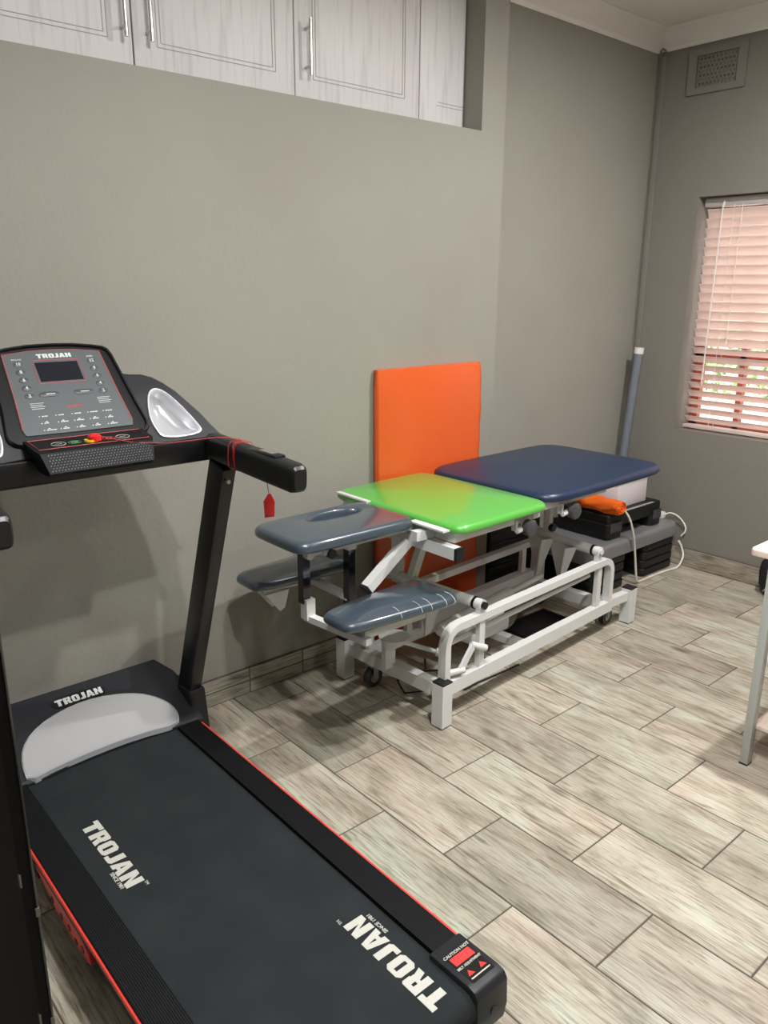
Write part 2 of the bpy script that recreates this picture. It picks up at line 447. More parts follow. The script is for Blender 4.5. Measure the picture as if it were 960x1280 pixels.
# ------------------------------------------------------------------ cabinets
bounds = [(-1.2,-.6),(-.6,-.005),(-.005,.58),(.58,1.163),(1.163,1.746),(1.746,2.335),(2.335,2.588)]
names = {3:'first white cabinet above the treadmill, leftmost in view, bar handle at its right edge', 4:'second white cabinet from the left above the wall ledge, handle at its left edge',
         5:'third white cabinet from the left above the ledge, handle fully in view', 6:'narrow white cabinet at the right end of the niche without a handle'}
for n_, (x0,x1) in enumerate(bounds):
    if n_ < 3: continue
    CZ0, CZ1, CY = 2.108, ZC-.004, 2.51
    t = thing('wall_cabinet', names[n_], 'cabinet', ((x0+x1)/2, CY+.2, CZ0), 'white cabinets in the niche')
    obj('body', MB().box((x0+.001,CY+.002,CZ0),(x1-.001,CY+.42,CZ1)), DOORW, t, None)
    d = obj('door', MB().box((x0+.0025,CY-.018,CZ0+.004),(x1-.0025,CY,CZ1), .002), DOORW, t)
    g = MB(); a = .078 if n_ < 6 else .092; gx1 = x1-.078 if n_ < 6 else x1-.004
    for e in (0,.012):
        u0, u1, w0 = x0+a+e, (gx1-e if n_ < 6 else gx1), CZ0+.085+e
        yy = CY-.0185
        g.bar((u0,yy,w0),(u1,yy,w0), .0024, .002); 
        g.bar((u0,yy,w0),(u0,yy,CZ1-.03), .0024, .002, (1,0,0)) if n_ < 6 else None
        if n_ < 6: g.bar((u1,yy,w0),(u1,yy,CZ1-.03), .0024, .002, (1,0,0))
    obj('moulding', g, GROOVE, d, None)
    if n_ < 6:
        hx = x1-.034 if n_ == 3 else x0+.046; hz0 = 2.196; hz1 = 2.372; hy = CY-.052
        hh = MB().cyl((hx,hy,hz0),(hx,hy,hz1), .006, 14).cyl((hx,hy,hz0+.028),(hx,CY-.018,hz0+.028), .005, 10).cyl((hx,hy,hz1-.028),(hx,CY-.018,hz1-.028), .005, 10)
        obj('handle', hh, STEEL, d)

# ------------------------------------------------------------------ window and blind
win = MB(); fx0, fx1 = XW+.15, XW+.19
for y0,y1 in ((WY1-.045,WY1),(WY0,WY0+.045),(1.92,1.95),(1.12,1.16)): win.box((fx0,y0,WZ0),(fx1,y1,WZ1))
for z0,z1 in ((WZ0,WZ0+.05),(WZ1-.05,WZ1),(1.13,1.16)): win.box((fx0,WY0,z0),(fx1,WY1,z1))
w1 = struct('window_1', win, REDFR, None, label='red brown framed window behind the blind')
WLOC['window_1'] = w1.location.copy()
obj('window_glass', MB().box((fx0+.018,WY0+.01,WZ0+.01),(fx0+.022,WY1-.01,WZ1-.01)), GLASS, w1, None)
t = thing('venetian_blind', 'white venetian blind hanging in the window recess', 'blind', (XW+.09,(WY0+WY1)/2,WZ0))
BX = XW+.075; BY0, BY1 = WY0+.01, WY1-.012
obj('headrail', MB().box((BX-.025,BY0,WZ1-.048),(BX+.03,BY1,WZ1-.004), .003), mat('headrail_grey', (188,182,180), .5), t)
nS = 24; pitch = (WZ1-.055-(WZ0+.035))/nS
for k in range(nS):
    z = WZ0+.035+pitch*(k+.5)
    a = math.radians(61 if k >= 9 else 41 + 3*(k%2))     # room edge high, outer edge low
    dx, dz = math.cos(a)*.0245, math.sin(a)*.0245
    sag = .003
    s = MB(); cs = []
    for q in (-1,-.5,0,.5,1):
        cs.append(Vector((BX+dx*q, 0, z-dz*q+sag*(1-q*q))))
    R0 = [c+Vector((0,BY0+.01,0)) for c in cs]+[c+Vector((0,BY0+.01,-.003)) for c in cs[::-1]]
    R1 = [p+Vector((0,BY1-BY0-.02,0)) for p in R0]
    s.loft([R0,R1]); obj('slat', s, SLAT, t, 60)
obj('bottom_rail', MB().box((BX-.025,BY0+.01,WZ0+.008),(BX+.025,BY1-.01,WZ0+.026), .004), SLAT, t)
obj('tilt_wand', MB().tube([(BX-.035,2.085,WZ1-.04),(BX-.05,2.083,1.0)], .0035, 8).cyl((BX-.035,2.085,WZ1-.05),(BX-.02,2.085,WZ1-.02),.006,8), WHITEP, t)
lc = MB(); lc.tube([(BX-.032,1.985,WZ1-.04),(BX-.034,1.985,1.19)], .0016, 6)
for k in range(9): lc.tube([(BX-.033,1.985,1.22+k*.075),(BX-.033,1.985,1.238+k*.075)], .0035, 6)
obj('lift_cord', lc, WHITEP, t)
for yy in (2.03,1.5,.9):
    for xo in (-.027,.027): obj('ladder_cord', MB().tube([(BX+xo,yy,WZ0+.02),(BX+xo,yy,WZ1-.04)], .0012, 5), WHITEP, t)

# outside: paved yard, hedge, sunlit boundary wall
t = struct('ground_outside', MB().box((XW+.22,-6,-.3),(XW+9,9,-.15)), mat('pale_paving', (214,208,200), .8, noise=(3,(200,192,182),.4,.6)), None, label='pale paved yard outside the window')
gw = MB().box((XW+3.2,-6,-.15),(XW+3.4,9,2.6)); o = obj('garden_wall', gw, mat('salmon_plaster', (232,204,188), .8, bump=(20,.2)), smooth=None); tag(o, 'pale salmon plastered wall seen through the window blind', 'wall')
o = obj('planter_wall', MB().box((XW+1.9,-6,-.15),(XW+2.5,9,.58)), mat('white_plaster', (226,222,216), .8, bump=(20,.2)), smooth=None); tag(o, 'low white planter wall outside beneath the hedge', 'wall')
hb = bmesh.new()
rnd = random.Random(3)
for k in range(5200):
    c = Vector((XW+2.2+rnd.gauss(0,.16), rnd.uniform(-1,6), .66+rnd.random()*.52)); s = .035+rnd.random()*.04
    q = Matrix.Rotation(rnd.random()*6.3, 3, Vector((rnd.gauss(0,1),rnd.gauss(0,1),rnd.gauss(0,1))).normalized())
    hb.faces.new([hb.verts.new(c+q@Vector(p)*s) for p in ((-.5,0,0),(0,-.3,0),(.6,0,.1),(0,.3,0))])
o = obj('hedge', hb, mat('hedge_leaves', (96,140,64), .6), smooth=None); tag(o, 'green leafy hedge glimpsed through the lower blind slats', 'hedge', kind='stuff')

# ------------------------------------------------------------------ treadmill
TX = .715
tm = thing('treadmill', 'black motorised treadmill with silver hood panel and red side stripes', 'treadmill', (TX,1.6,0))
# belt
prof = [(2.1,.148)]+[(.835-.032*math.sin(t),.116+.032*math.cos(t)) for t in [k*PI/10 for k in range(11)]]+[(2.1,.084),(2.1,.09),(.835,.09)]
prof = [(2.1,.150)]+[(.832-.034*math.sin(k*PI/10),.116+.034*math.cos(k*PI/10)) for k in range(11)]+[(2.1,.082)]
be = obj('running_belt', MB().prism([(.500,y,z) for y,z in prof], (.9545-.500,0,0)), BELT, tm)
obj('logo', block_word('TROJAN', (.548,1.818,.1502), (0,-1,0), (1,0,0), .044, .285), INK, be, None, 'white lettering at the front of the belt')
obj('tagline', text_mb('SINCE 1981', (.541,1.572,.1506), (0,-1,0), (1,0,0), .0135, .0002), INK, be, None)
obj('trademark', text_mb('TM', (.592,1.522,.1506), (0,-1,0), (1,0,0), .011), INK, be, None)
obj('logo', block_word('TROJAN', (.912,.838,.1502), (0,1,0), (-1,0,0), .052, .28), INK, be, None, 'white lettering at the rear of the belt')
obj('tagline', text_mb('SINCE 1981', (.923,1.077,.1506), (0,1,0), (-1,0,0), .0135, .0002), INK, be, None)
obj('trademark', text_mb('TM', (.862,1.133,.1506), (0,1,0), (-1,0,0), .011), INK, be, None)
# side rails with ribs
def side_rail(sx):
    x0, x1 = (.957, 1.026) if sx > 0 else (.932, 1.005)
    n = 16; top = []
    for k in range(n):
        a = x0+(x1-x0)*k/n; w = (x1-x0)/n
        top += [(a,.160),(a+w*.55,.160),(a+w*.6,.1588),(a+w*.95,.1588)]
    pr = [(x0,.125)]+[(x0,.158)]+top+[(x1,.158),(x1+.004,.152),(x1+.002,.12)]
    M = MB(); M.prism([(x,.925,z) for x,z in pr], (0,2.12-.925,0))
    if sx < 0: M.flipx(TX)
    return M
for sx in (1,-1):
    obj('side_rail', side_rail(sx), RIB, tm, None)
    M = MB().box((1.0275,.93,.143),(1.034,2.07,.1545), .001) if sx > 0 else MB().box((1.006,.93,.143),(1.012,2.05,.1545), .001)
    if sx < 0: M.flipx(TX)
    obj('trim_stripe', M, REDL, tm, None, 'red stripe along the rail edge')
    M = MB().prism([(.965,.96,.045),(.987,.96,.045),(.987,.96,.12),(.965,.96,.12)], (0,1.25,0), .002)
    if sx < 0: M.flipx(TX)
    obj('deck_frame', M, BLKM, tm, None)
    # rear end cap
    pr = []
    for (y,z) in [(.935,.035),(.935,.1625),(.825,.1665),(.806,.163),(.797,.15),(.794,.09),(.80,.05),(.82,.03)]: pr.append((.944,y,z))
    M = MB(); M.prism(pr, (.09,0,0), .004)
    if sx < 0: M.flipx(TX)
    cap = obj('end_cap', M, CHAR, tm)
    hx = .992 if sx > 0 else 2*TX-.992
    obj('screw_hole', MB().cyl((hx,.800,.098),(hx,.7925,.098), .010, 16), BLKM, cap)
    if sx > 0:
        obj('sticker', MB().prism([(.958,.822,.1668),(1.02,.822,.1668),(1.02,.908,.1638),(.958,.908,.1638)], (0,0,.0006)), mat('black_sticker', (16,14,16), .35), cap, None)
        obj('sticker_band', MB().prism([(.962,.872,.1657),(1.017,.872,.1657),(1.017,.894,.1649),(.962,.894,.1649)], (0,0,.0006)), mat('red_band', (232,60,60), .4), cap, None)
        sl = (0,.999,-.035)
        obj('sticker_text', text_mb('CAUTION HOT', (.990,.901,.1653), (1,0,0), sl, .0105, .0002), INK, cap, None)
        obj('sticker_text', text_mb('BELT ADJUSTMENT', (.989,.863,.1667), (1,0,0), sl, .0078, .0002), INK, cap, None)
        M = MB()
        for cx_ in (.972,1.006): M.prism([(cx_-.009,.838,.1670),(cx_+.009,.838,.1670),(cx_,.852,.1665)], (0,0,.0006))
        obj('sticker_arrow', M, INKR, cap, None)
        obj('sticker_line', MB().prism([(.962,.829,.1673),(1.016,.829,.1673),(1.016,.832,.1672),(.962,.832,.1672)], (0,0,.0006)), INK, cap, None)
    # red perforated deck cushion hanging under the rail
    if sx < 0:
        out = [(y,z) for y,z in [(1.80,.118),(1.76,.098),(1.66,.076),(1.54,.066),(1.47,.068),(1.445,.08),(1.455,.1),(1.5,.118)]]
        M = MB(); M.prism([(.423,y,z) for y,z in out], (.014,0,0), .003); cu = obj('deck_cushion', M, RED, tm)
        for y,z in ((1.68,.092),(1.62,.086),(1.57,.09),(1.53,.082),(1.49,.09)): obj('cushion_hole', MB().cyl((.4215,y,z),(.4235,y,z), .009, 12), mat('dark_red', (90,14,14), .5), cu, None)
obj('cross_frame', MB().box((.44,1.2,.055),(.99,1.25,.082)), BLKM, tm, None)
obj('cross_frame', MB().box((.44,1.85,.03),(.99,1.9,.082)), BLKM, tm, None)
for sx in (1,-1):
    M = MB().cyl((.985,2.26,.03),(1.015,2.26,.03), .03, 20)
    if sx < 0: M.flipx(TX)
    obj('transport_wheel', M, BLK, tm)
    M = MB().cyl((1.005,1.0,0),(1.005,1.0,.05), .018, 16)
    if sx < 0: M.flipx(TX)
    obj('foot', M, BLK, tm)
# motor hood
def hz(y): return .165+(y-2.085)*.45
rings = []
HX = .758                              # hood axis
stations = [-.322,-.316,-.27,-.2,-.12,0,.12,.2,.26,.294,.300]
def front_y(u): return 2.100 - .018*(u/.22)**2 if abs(u) < .22 else 2.082
for u in stations:
    fy = front_y(u-.015); e = u < -.32 or u > .298; dz = -.006 if e else 0; TXH = .745
    wid = 1.0
    r = [(TXH+u,fy,.12),(TXH+u,fy,hz(fy)-.006+dz),(TXH+u,fy+.006,hz(fy+.006)+dz)]
    for y in (2.13,2.17,2.22,2.28): r.append((TXH+u*(1.01+.3*(y-2.1)*(1 if y < 2.2 else 2.2-(y-2.1)*12 if y < 2.25 else -.1)), y, hz(y)+dz))
    r += [(TXH+u*.90-.004,2.342,hz(2.342)+dz-.002),(TXH+u*.90-.004,2.356,hz(2.342)-.015+dz),(TXH+u*.92,2.362,.2),(TXH+u*.98,2.362,.04),(TXH+u,2.1,.04)]
    rings.append(r)
M = MB(); M.loft(rings); hood = obj('motor_hood', M, CHAR, tm, 30)
cres = [(0.500, 2.081), (0.595, 2.095), (0.702, 2.101), (0.827, 2.101), (0.960, 2.087), (0.979, 2.118), (0.974, 2.155), (0.96, 2.181), (0.934, 2.209), (0.904, 2.231), (0.847, 2.253), (0.775, 2.267), (0.7, 2.267), (0.62, 2.25), (0.56, 2.222), (0.521, 2.182), (0.504, 2.134)]
def smooth_closed(p, it=1):
    for _ in range(it):
        q = []
        for k in range(len(p)):
            a, b = p[k], p[(k+1)%len(p)]; q += [tuple(a[i]*.75+b[i]*.25 for i in range(len(a))), tuple(a[i]*.25+b[i]*.75 for i in range(len(a)))]
        p = q
    return p
sm = smooth_closed(cres, 1)
cx_, cy_ = .74, 2.16
rings = [[(x,y-.004*(y<2.11),hz(y)-.012*(y<2.11)) for x,y in sm],[(x,y-.003*(y<2.11),hz(y)+.004) for x,y in sm]]
for s in (.985,.975): rings.append([(cx_+(x-cx_)*s, cy_+(y-cy_)*s, hz(cy_+(y-cy_)*s)+(.006 if s > .98 else .0035)) for x,y in sm])
obj('silver_panel', MB().loft(rings), SILV, hood, 30)
bd = [(.730+.084*math.copysign(abs(math.cos(a))**.55,math.cos(a)), 2.288+.020*math.copysign(abs(math.sin(a))**.8,math.sin(a))) for a in [k*2*PI/32 for k in range(32)]]
obj('badge', MB().loft([[(x,y,hz(y)+.0005) for x,y in bd],[(x,y,hz(y)+.003) for x,y in bd]]), BLKM, hood)
obj('badge_lettering', block_word('TROJAN', (.658,2.276,hz(2.276)+.0035), (1,0,0), (0,.912,.41), .025, .144, .0015), INKG, hood, None)
# uprights, foot shrouds
for sx in (1,-1):
    a, b = Vector((1.052,2.23,.10)), Vector((1.052,1.885,1.03))
    M = MB().bar(a, b, .042, .078, (0,-1,0), .004)
    if sx < 0: M.flipx(TX)
    up = obj('upright', M, BLKM, tm)
    M = MB().cyl((1.045,1.868,.985),(1.045,1.845,.985), .006, 10)
    if sx < 0: M.flipx(TX)
    obj('bolt', M, STEEL, up)
    M = MB().prism([(1.024,2.10,.02),(1.024,2.34,.02),(1.024,2.30,.22),(1.024,2.13,.24)], (.06,0,0), .012)
    if sx < 0: M.flipx(TX)
    obj('foot_shroud', M, BLK, tm)
# console
def cp(u, v, w=0): return Vector((TX+u, 1.997+v*.669-w*.743, 1.143+v*.743+w*.669))
CNX, CNY, CNN = Vector((1,0,0)), Vector((0,.669,.743)), Vector((0,-.743,.669))
half = [(.10,.185),(.188,.165),(.22,.162),(.248,.150),(.275,.126),(.30,.095),(.322,.055),(.345,.014),(.36,-.025),(.376,-.058),(.388,-.078),(.30,-.078),(.169,-.066),(.05,-.06)]
outl = half + [(-u,v) for u,v in half[::-1]]
wing = obj('console_wing', MB().loft([[cp(u,v,-.06) for u,v in outl],[cp(u,v,-.012) for u,v in outl],[cp(u*.995,v*.985,-.003) for u,v in outl],[cp(u*.985,v*.955,0) for u,v in outl]]), CHAR2, tm, 30)
def bool_cut(o, cutter_bm, off):
    bmesh.ops.recalc_face_normals(cutter_bm, faces=cutter_bm.faces[:])
    for v in cutter_bm.verts: v.co -= off
    me = bpy.data.meshes.new('cut'); cutter_bm.to_mesh(me); cutter_bm.free()
    c = bpy.data.objects.new('cut', me); C.objects.link(c); c.location = off
    md = o.modifiers.new('b', 'BOOLEAN'); md.operation = 'DIFFERENCE'; md.object = c; md.solver = 'EXACT'
    bpy.context.view_layer.update()
    new = bpy.data.meshes.new_from_object(o.evaluated_get(bpy.context.evaluated_depsgraph_get()))
    o.modifiers.clear(); o.data = new; bpy.data.objects.remove(c)
obj('cross_beam', MB().box((.365,1.945,1.028),(1.075,2.02,1.094), .008), BLKM, tm)
# cup holders
hp = [(.236,.105),(.218,.095),(.205,.07),(.193,.03),(.190,-.003),(.196,-.035),(.203,-.050),(.230,-.056),(.265,-.057),(.300,-.054),(.322,-.045),(.318,-.025),(.306,.008),(.290,.045),(.272,.078),(.255,.098)]
hp = smooth_closed(hp, 2)
for sx in (1,-1):
    H_ = [(u*sx,v) for u,v in hp]; cu_, cv_ = .248*sx, .01
    def sc(s, w, dv=0): return [cp(cu_+(u-cu_)*s, cv_+(v-cv_)*s+dv, w) for u,v in H_]
    ring = obj('holder_rim', MB().loft([sc(1.02,0),sc(1.02,.005),sc(.97,.006),sc(.94,.002),sc(.94,-.004)], cap=False), SILVR, tm, 40, 'bright silver rim of the bottle holder')
    cut = MB(); cut.loft([sc(.96,.03), sc(.96,-.0455)]); bool_cut(wing, cut.bm, WLOC['treadmill'])
    well = MB()
    R_ = [[well.bm.verts.new(p) for p in r] for r in (sc(.955,.003),sc(.93,-.004,.001),sc(.86,-.016,.004),sc(.74,-.028,.006),sc(.55,-.036,.008),sc(.3,-.040,.008))]
    for a_, b_ in zip(R_, R_[1:]):
        for k in range(len(a_)): well.bm.faces.new([a_[k], a_[(k+1)%len(a_)], b_[(k+1)%len(a_)], b_[k]])
    well.bm.faces.new(R_[-1])
    obj('holder_well', well, SILV, ring, 60, 'smooth silver bottle holder pocket')
# screen housing
hh_ = [(.0,.268),(.06,.266),(.11,.259),(.140,.252),(.151,.243),(.157,.225),(.172,.06),(.180,0),(.178,-.016),(.166,-.030),(.146,-.036),(.07,-.038)]
ho = hh_ + [(-u,v) for u,v in hh_[::-1][:-1]]
def hs_(s, w, k=0): return [cp(u*s, .115+(v-.115)*s, w) for u,v in ho]
con = obj('console', MB().loft([hs_(.97,-.05),hs_(1,-.03),hs_(1,.008),hs_(.985,.014),hs_(.955,.014),hs_(.945,.006)]), SHELL, tm, 30)
ov = [(0,.250),(.06,.248),(.11,.240),(.126,.236),(.133,.1),(.140,.012),(.134,-.006),(.06,-.007)]
ovl = ov+[(-u,v) for u,v in ov[::-1]][1:-1] if False else ov+[(-u,v) for u,v in ov[::-1] if u > 0]
obj('overlay', MB().loft([[cp(u,v,.0055) for u,v in ovl],[cp(u,v,.009) for u,v in ovl]]), OVER, con, None)
M = MB()
for sx in (1,-1): M.tube([cp(.124*sx,.238,.0095),cp(.131*sx,.1,.0095),cp(.138*sx,.010,.0095)], .0011, 6)
M.tube([cp(-.124,.238,.0095),cp(-.06,.246,.0095),cp(0,.248,.0095),cp(.06,.246,.0095),cp(.124,.238,.0095)], .0007, 6)
obj('pinstripe', M, REDS, con, None)
def rect_cp(u0,u1,v0,v1,w0,w1): return MB().prism([cp(u0,v0,w0),cp(u1,v0,w0),cp(u1,v1,w0),cp(u0,v1,w0)], CNN*(w1-w0))
obj('display', rect_cp(-.053,.055,.149,.208,.009,.0103), LCD, con, None)
M = MB()
for a,b in (((-.059,.143),(.061,.143)),((.061,.143),(.061,.215)),((.061,.215),(-.059,.215)),((-.059,.215),(-.059,.143))): M.tube([cp(*a,.0095),cp(*b,.0095)], .0008, 6)
obj('display_outline', M, REDS, con, None)
obj('logo', block_word('TROJAN', cp(-.042,.222,.0092), CNX, CNY, .0135, .088), INKG, con, None)
for sx, col, hd in ((-1,['10','8','6','4','2'],'INCLINE'),(1,['12','9','6','4','2'],'SPEED')):
    for k, s_ in enumerate(col):
        v = .206-.0245*k; u = .0935*sx
        bt = MB()
        R = [[cp(u+math.cos(a*PI/10)*.0115*q, v+math.sin(a*PI/10)*.008*q, w) for a in range(20)] for q,w in ((1,.009),(1,.0105),(.8,.0112))]
        bo = obj('button', bt.loft(R), mat('console_button', (66,70,75), .45), con)
        obj('button_number', text_mb(s_, cp(u,v,.0114), CNX, CNY, .0125, .0004, .0004), INK, bo, None)
    obj('heading', text_mb(hd, cp(.0935*sx,.221,.0093), CNX, CNY, .0065, 0, .0003), INKG, con, None)
for u0 in (-.045,.042):
    R = [[cp(u0+math.copysign(abs(math.cos(a*PI/12))**.5,math.cos(a*PI/12))*.026*q, .110+math.sin(a*PI/12)*.0075*q, w) for a in range(24)] for q,w in ((1,.009),(1,.0102),(.9,.0108))]
    bo = obj('button', MB().loft(R), mat('console_button', (66,70,75), .45), con)
    obj('button_mark', rect_cp(u0-.008,u0+.014,.1092,.1112,.0108,.0112), INKG, bo, None)
obj('heading', text_mb('PROGRAM', cp(.006,.068,.0093), CNX, CNY, .008, .0001, .0003), INKR, con, None)
M = MB(); rr = random.Random(5)
for r_ in range(3):
    for c in range(5):
        u, v = -.089+.0402*c, .005+.0205*r_
        M.prism([cp(u+math.cos(a*PI/4)*.0017, v+math.sin(a*PI/4)*.0017, .009) for a in range(8)], CNN*.0006)
for c in range(5): pass
obj('indicator', M, INK, con, None)
M = MB()
for r_ in range(3):
    for c in range(5):
        u, v = -.083+.0402*c, .005+.0205*r_; x_ = u
        for _ in range(2+rr.randrange(2)):
            w_ = .004+rr.random()*.004; M.prism([cp(x_,v-.0013,.009),cp(x_+w_,v-.0013,.009),cp(x_+w_,v+.0013,.009),cp(x_,v+.0013,.009)], CNN*.0003); x_ += w_+.001
        if r_ < 2: M.prism([cp(u+.003,v+.003,.009),cp(u+.011,v+.003,.009),cp(u+.008,v+.006,.009),cp(u+.005,v+.005,.009)], CNN*.0003)
obj('program_mark', M, INKG, con, None)
M = MB()
for sx in (-1,1):
    for k in range(4):
        w_ = .034-.004*(k%2); v = .088-.0055*k - (.0 if sx > 0 else .003); u0 = -.100 if sx < 0 else .070
        M.prism([cp(u0,v,.009),cp(u0+w_,v,.009),cp(u0+w_,v+.0012,.009),cp(u0,v+.0012,.009)], CNN*.0003)
obj('fine_print', M, INKG, con, None)
# control shelf + speaker grille
SHELF = mat('shelf_black_plastic', (15,16,19), .6, spec=.25, bump=(300,.05))
sh = [(.150,1.972,1.135),(.147,1.90,1.124),(.140,1.884,1.117),(.129,1.860,1.072),(.127,1.872,1.062)]
M = MB(); rl_ = [[(TX+x,y,z),(TX-x,y,z)] for x,y,z in sh]
rings = []
for s in (1,-1): rings.append([(TX+s*x,y,z) for x,y,z in sh]+[(TX+s*.127,1.975,1.062),(TX+s*.15,1.975,1.07)])
shelf = obj('control_shelf', MB().loft(rings[::-1]), SHELF, tm, None)
M = MB(); P0, P1 = Vector((0,1.8828,1.1145)), Vector((0,1.8612,1.0745)); gn = Vector((0,-.88,.475))
for r_ in range(7):
    for c in range(34):
        x_ = -.122+.0074*c + (.0037 if r_ % 2 else 0); p = P0.lerp(P1, (r_+.5)/7)
        M.prism([(TX+x_+dx, p.y, p.z) if False else Vector((TX+x_,p.y,p.z))+Vector((dx,0,0))+(P1-P0).normalized()*dy+gn*.0003 for dx,dy in ((-.0017,0),(0,-.0017),(.0017,0),(0,.0017))], gn*.0012)
obj('speaker_grille', M, mat('grille_grey', (78,80,86), .45), shelf, None)
def sp(x, y, h=0): return Vector((TX+x, y, 1.1245+(y-1.90)*.153+h))
M = MB().tube([sp(-.140,1.966,.0006),sp(.140,1.966,.0006),sp(.136,1.897,.0006),sp(-.136,1.897,.0006),sp(-.140,1.966,.0006)], .0009, 6)
obj('pinstripe', M, REDS, shelf, None)
for u_, m_, s_ in ((-.082,INK,'MODE'),(-.043,INKGR,'START'),(.042,INKR,'STOP'),(.078,INK,'PROG')):
    rx, ry = (.017,.013) if m_ is INK else (.016,.009)
    M = MB().tube([sp(u_+math.cos(k*PI/12)*rx, 1.924+math.sin(k*PI/12)*ry, .0008) for k in range(25)], .0006, 6, cap=False)
    bo = obj('button', M, m_, shelf, None); obj('button_text', text_mb(s_, sp(u_,1.924,.0008), (1,0,0), (0,.99,.15), .0058, 0, .0002), INKG, bo, None)
# handles
for sx in (1,-1):
    M = MB(); A, B = Vector((1.055,1.935,1.070)), Vector((1.052,1.515,1.052))
    rings = []
    d, s, u = bframe(A, B)
    for t_, k in ((0,1.0),(.3,1.0),(.6,1.02),(.95,1.0),(.985,.9),(1,.7)):
        p = A.lerp(B, t_); rg = []
        for a in range(24):
            an = a*2*PI/24; cx2 = math.copysign(abs(math.cos(an))**.5, math.cos(an)); sy2 = math.copysign(abs(math.sin(an))**.5, math.sin(an))
            rg.append(p+s*cx2*.025*k+u*sy2*.036*k)
        rings.append(rg)
    M.loft(rings)
    if sx < 0: M.flipx(TX)
    hd = obj('handle', M, BLK, tm)
    M = MB().box((1.036,1.60,1.087),(1.070,1.735,1.098), .005)
    if sx < 0: M.flipx(TX)
    cps = obj('control_pad', M, BLKM, hd)
    M = MB().box((1.042,1.625,1.0975),(1.064,1.685,1.100), .001)
    if sx < 0: M.flipx(TX)
    obj('button', M, STEEL, cps)

# safety key: red magnet on console, cord wrapped round the handle, red tag hanging
sk = thing('safety_key', 'red treadmill safety key with cord wrapped around the right handle and hanging tag', 'safety key', (.716,1.915,1.128))
obj('collar', MB().cyl(sp(-.006,1.915,.0005),sp(-.006,1.915,.006), .0165, 24), YEL, sk)
obj('magnet', MB().tube([sp(.002,1.913,.003),sp(.002,1.913,.014),sp(.002,1.913,.019)], [.0165,.0155,.010], 24), RED, sk)
cord = [(.730,1.905,1.139),(.80,1.888,1.118),(.88,1.872,1.108),(.95,1.865,1.108),(1.02,1.85,1.110),(1.05,1.835,1.108)]
def wrap(y0, y1, z=1.066, turns=1, cx=1.0545):
    out = []
    for k in range(13*turns):
        a = PI/2 - 2*PI*k/12; t_ = k/(12*turns)
        out.append((cx+math.copysign(abs(math.cos(a))**.5,math.cos(a))*.0275, y0+(y1-y0)*t_, z+math.copysign(abs(math.sin(a))**.5,math.sin(a))*.0395))
    return out
cord = [Vector(p) for p in cord]
cord += wrap(1.83,1.805)+wrap(1.80,1.775)[1:]+wrap(1.77,1.79)[1:]
obj('cord', MB().tube(cord, .0011, 6), CORD, sk)
obj('cord', MB().tube([(1.0545,1.775,1.022),(1.052,1.70,1.019),(1.05,1.662,1.017),(1.05,1.655,.992)], .0011, 6), CORD, sk)
obj('tag', MB().prism([(1.036,1.655,.928),(1.062,1.650,.928),(1.064,1.650,.968),(1.054,1.652,.990),(1.048,1.653,.990),(1.034,1.655,.972)], (.0015,.004,0), .0008), RED, sk)

# ------------------------------------------------------------------ treatment table
tb = thing('treatment_table', 'physiotherapy treatment table with slate, green and navy cushions on a white steel frame', 'treatment table', (2.4,1.98,0))
def wp(name, M, m=None, parent=tb, sm=35, label=None): return obj(name, M, m or WHITE, parent, sm, label)
YC = 1.965
# cushions
XF = turn(1.6, 1.77, 1.66)
gp = wp('cushion', pad(supere(2.012,1.987,.250,.327,11), .724, .756, rb=.010, rt=.020, dome=.020), GREEN, label='lime green middle cushion')
bp_ = wp('cushion', pad(supere(2.698,1.998,.428,.326,8), .730, .766, rb=.012, rt=.022, dome=.018), NAVY, label='long navy blue cushion')
XF = None
hp_ = wp('cushion', pad(supere(1.508,1.985,.240,.150,7.5,taper=.03), .718, .756, rb=.010, rt=.022, dome=.008, hole=(1.555,2.045,.105,.038)), SLATE, label='slate grey head cushion with a face hole')
npad = wp('cushion', pad(supere(1.550,1.757,.225,.098,6,taper=.22), .500, .532, rb=.010, rt=.020, dome=.016), SLATE, label='near slate grey arm rest cushion')
fpad = wp('cushion', pad(supere(1.500,2.215,.208,.098,6,taper=.2), .504, .538, rb=.010, rt=.020, dome=.014), SLATE, label='far slate grey arm rest cushion')
# plastic wrap bands on the near arm rest
for xx in (1.52,1.60,1.64,1.70,1.735):
    M = MB()
    yy = 1.757-.098*(1+.22*(xx-1.55)/.225)-.001
    pts = [(xx,yy+.006,.502),(xx,yy,.514),(xx,yy+.005,.524),(xx,yy+.018,.5325),(xx,yy+.03,.536),(xx-.006,yy+.045,.539)]
    M.tube(pts, .0009, 5); obj('wrap_fold', M, FOIL, npad)
# upper frame
XF = turn(1.6, 1.77, 1.66)
U = MB()
for y in (1.72,2.25): U.bar((1.80,y,.706),(2.25,y,.706), .03, .034)
for x in (1.80,2.22): U.bar((x,1.70,.706),(x,2.27,.706), .03, .032)
wp('seat_frame', U, sm=None)
U = MB()
for y in (1.74,2.25): U.bar((2.285,y,.714),(2.72,y,.714), .03, .028)
for x in (2.30,2.62): U.bar((x,1.74,.712),(x,2.25,.712), .03, .026)
wp('back_frame', U, sm=None)
XF = None
U = MB()
for y in (1.90,2.07): U.bar((1.33,y,.704),(1.80,y,.704), .025, .024)
U.bar((1.40,1.88,.70),(1.40,2.09,.70), .03, .024)
wp('head_frame', U, sm=None)
wp('crossbar', MB().bar((1.762,1.665,.668),(1.762,2.30,.668), .034, .040), sm=None)
wp('crossbar_cap', MB().bar((1.762,1.662,.668),(1.762,1.650,.668), .036, .042), BLK, sm=None)
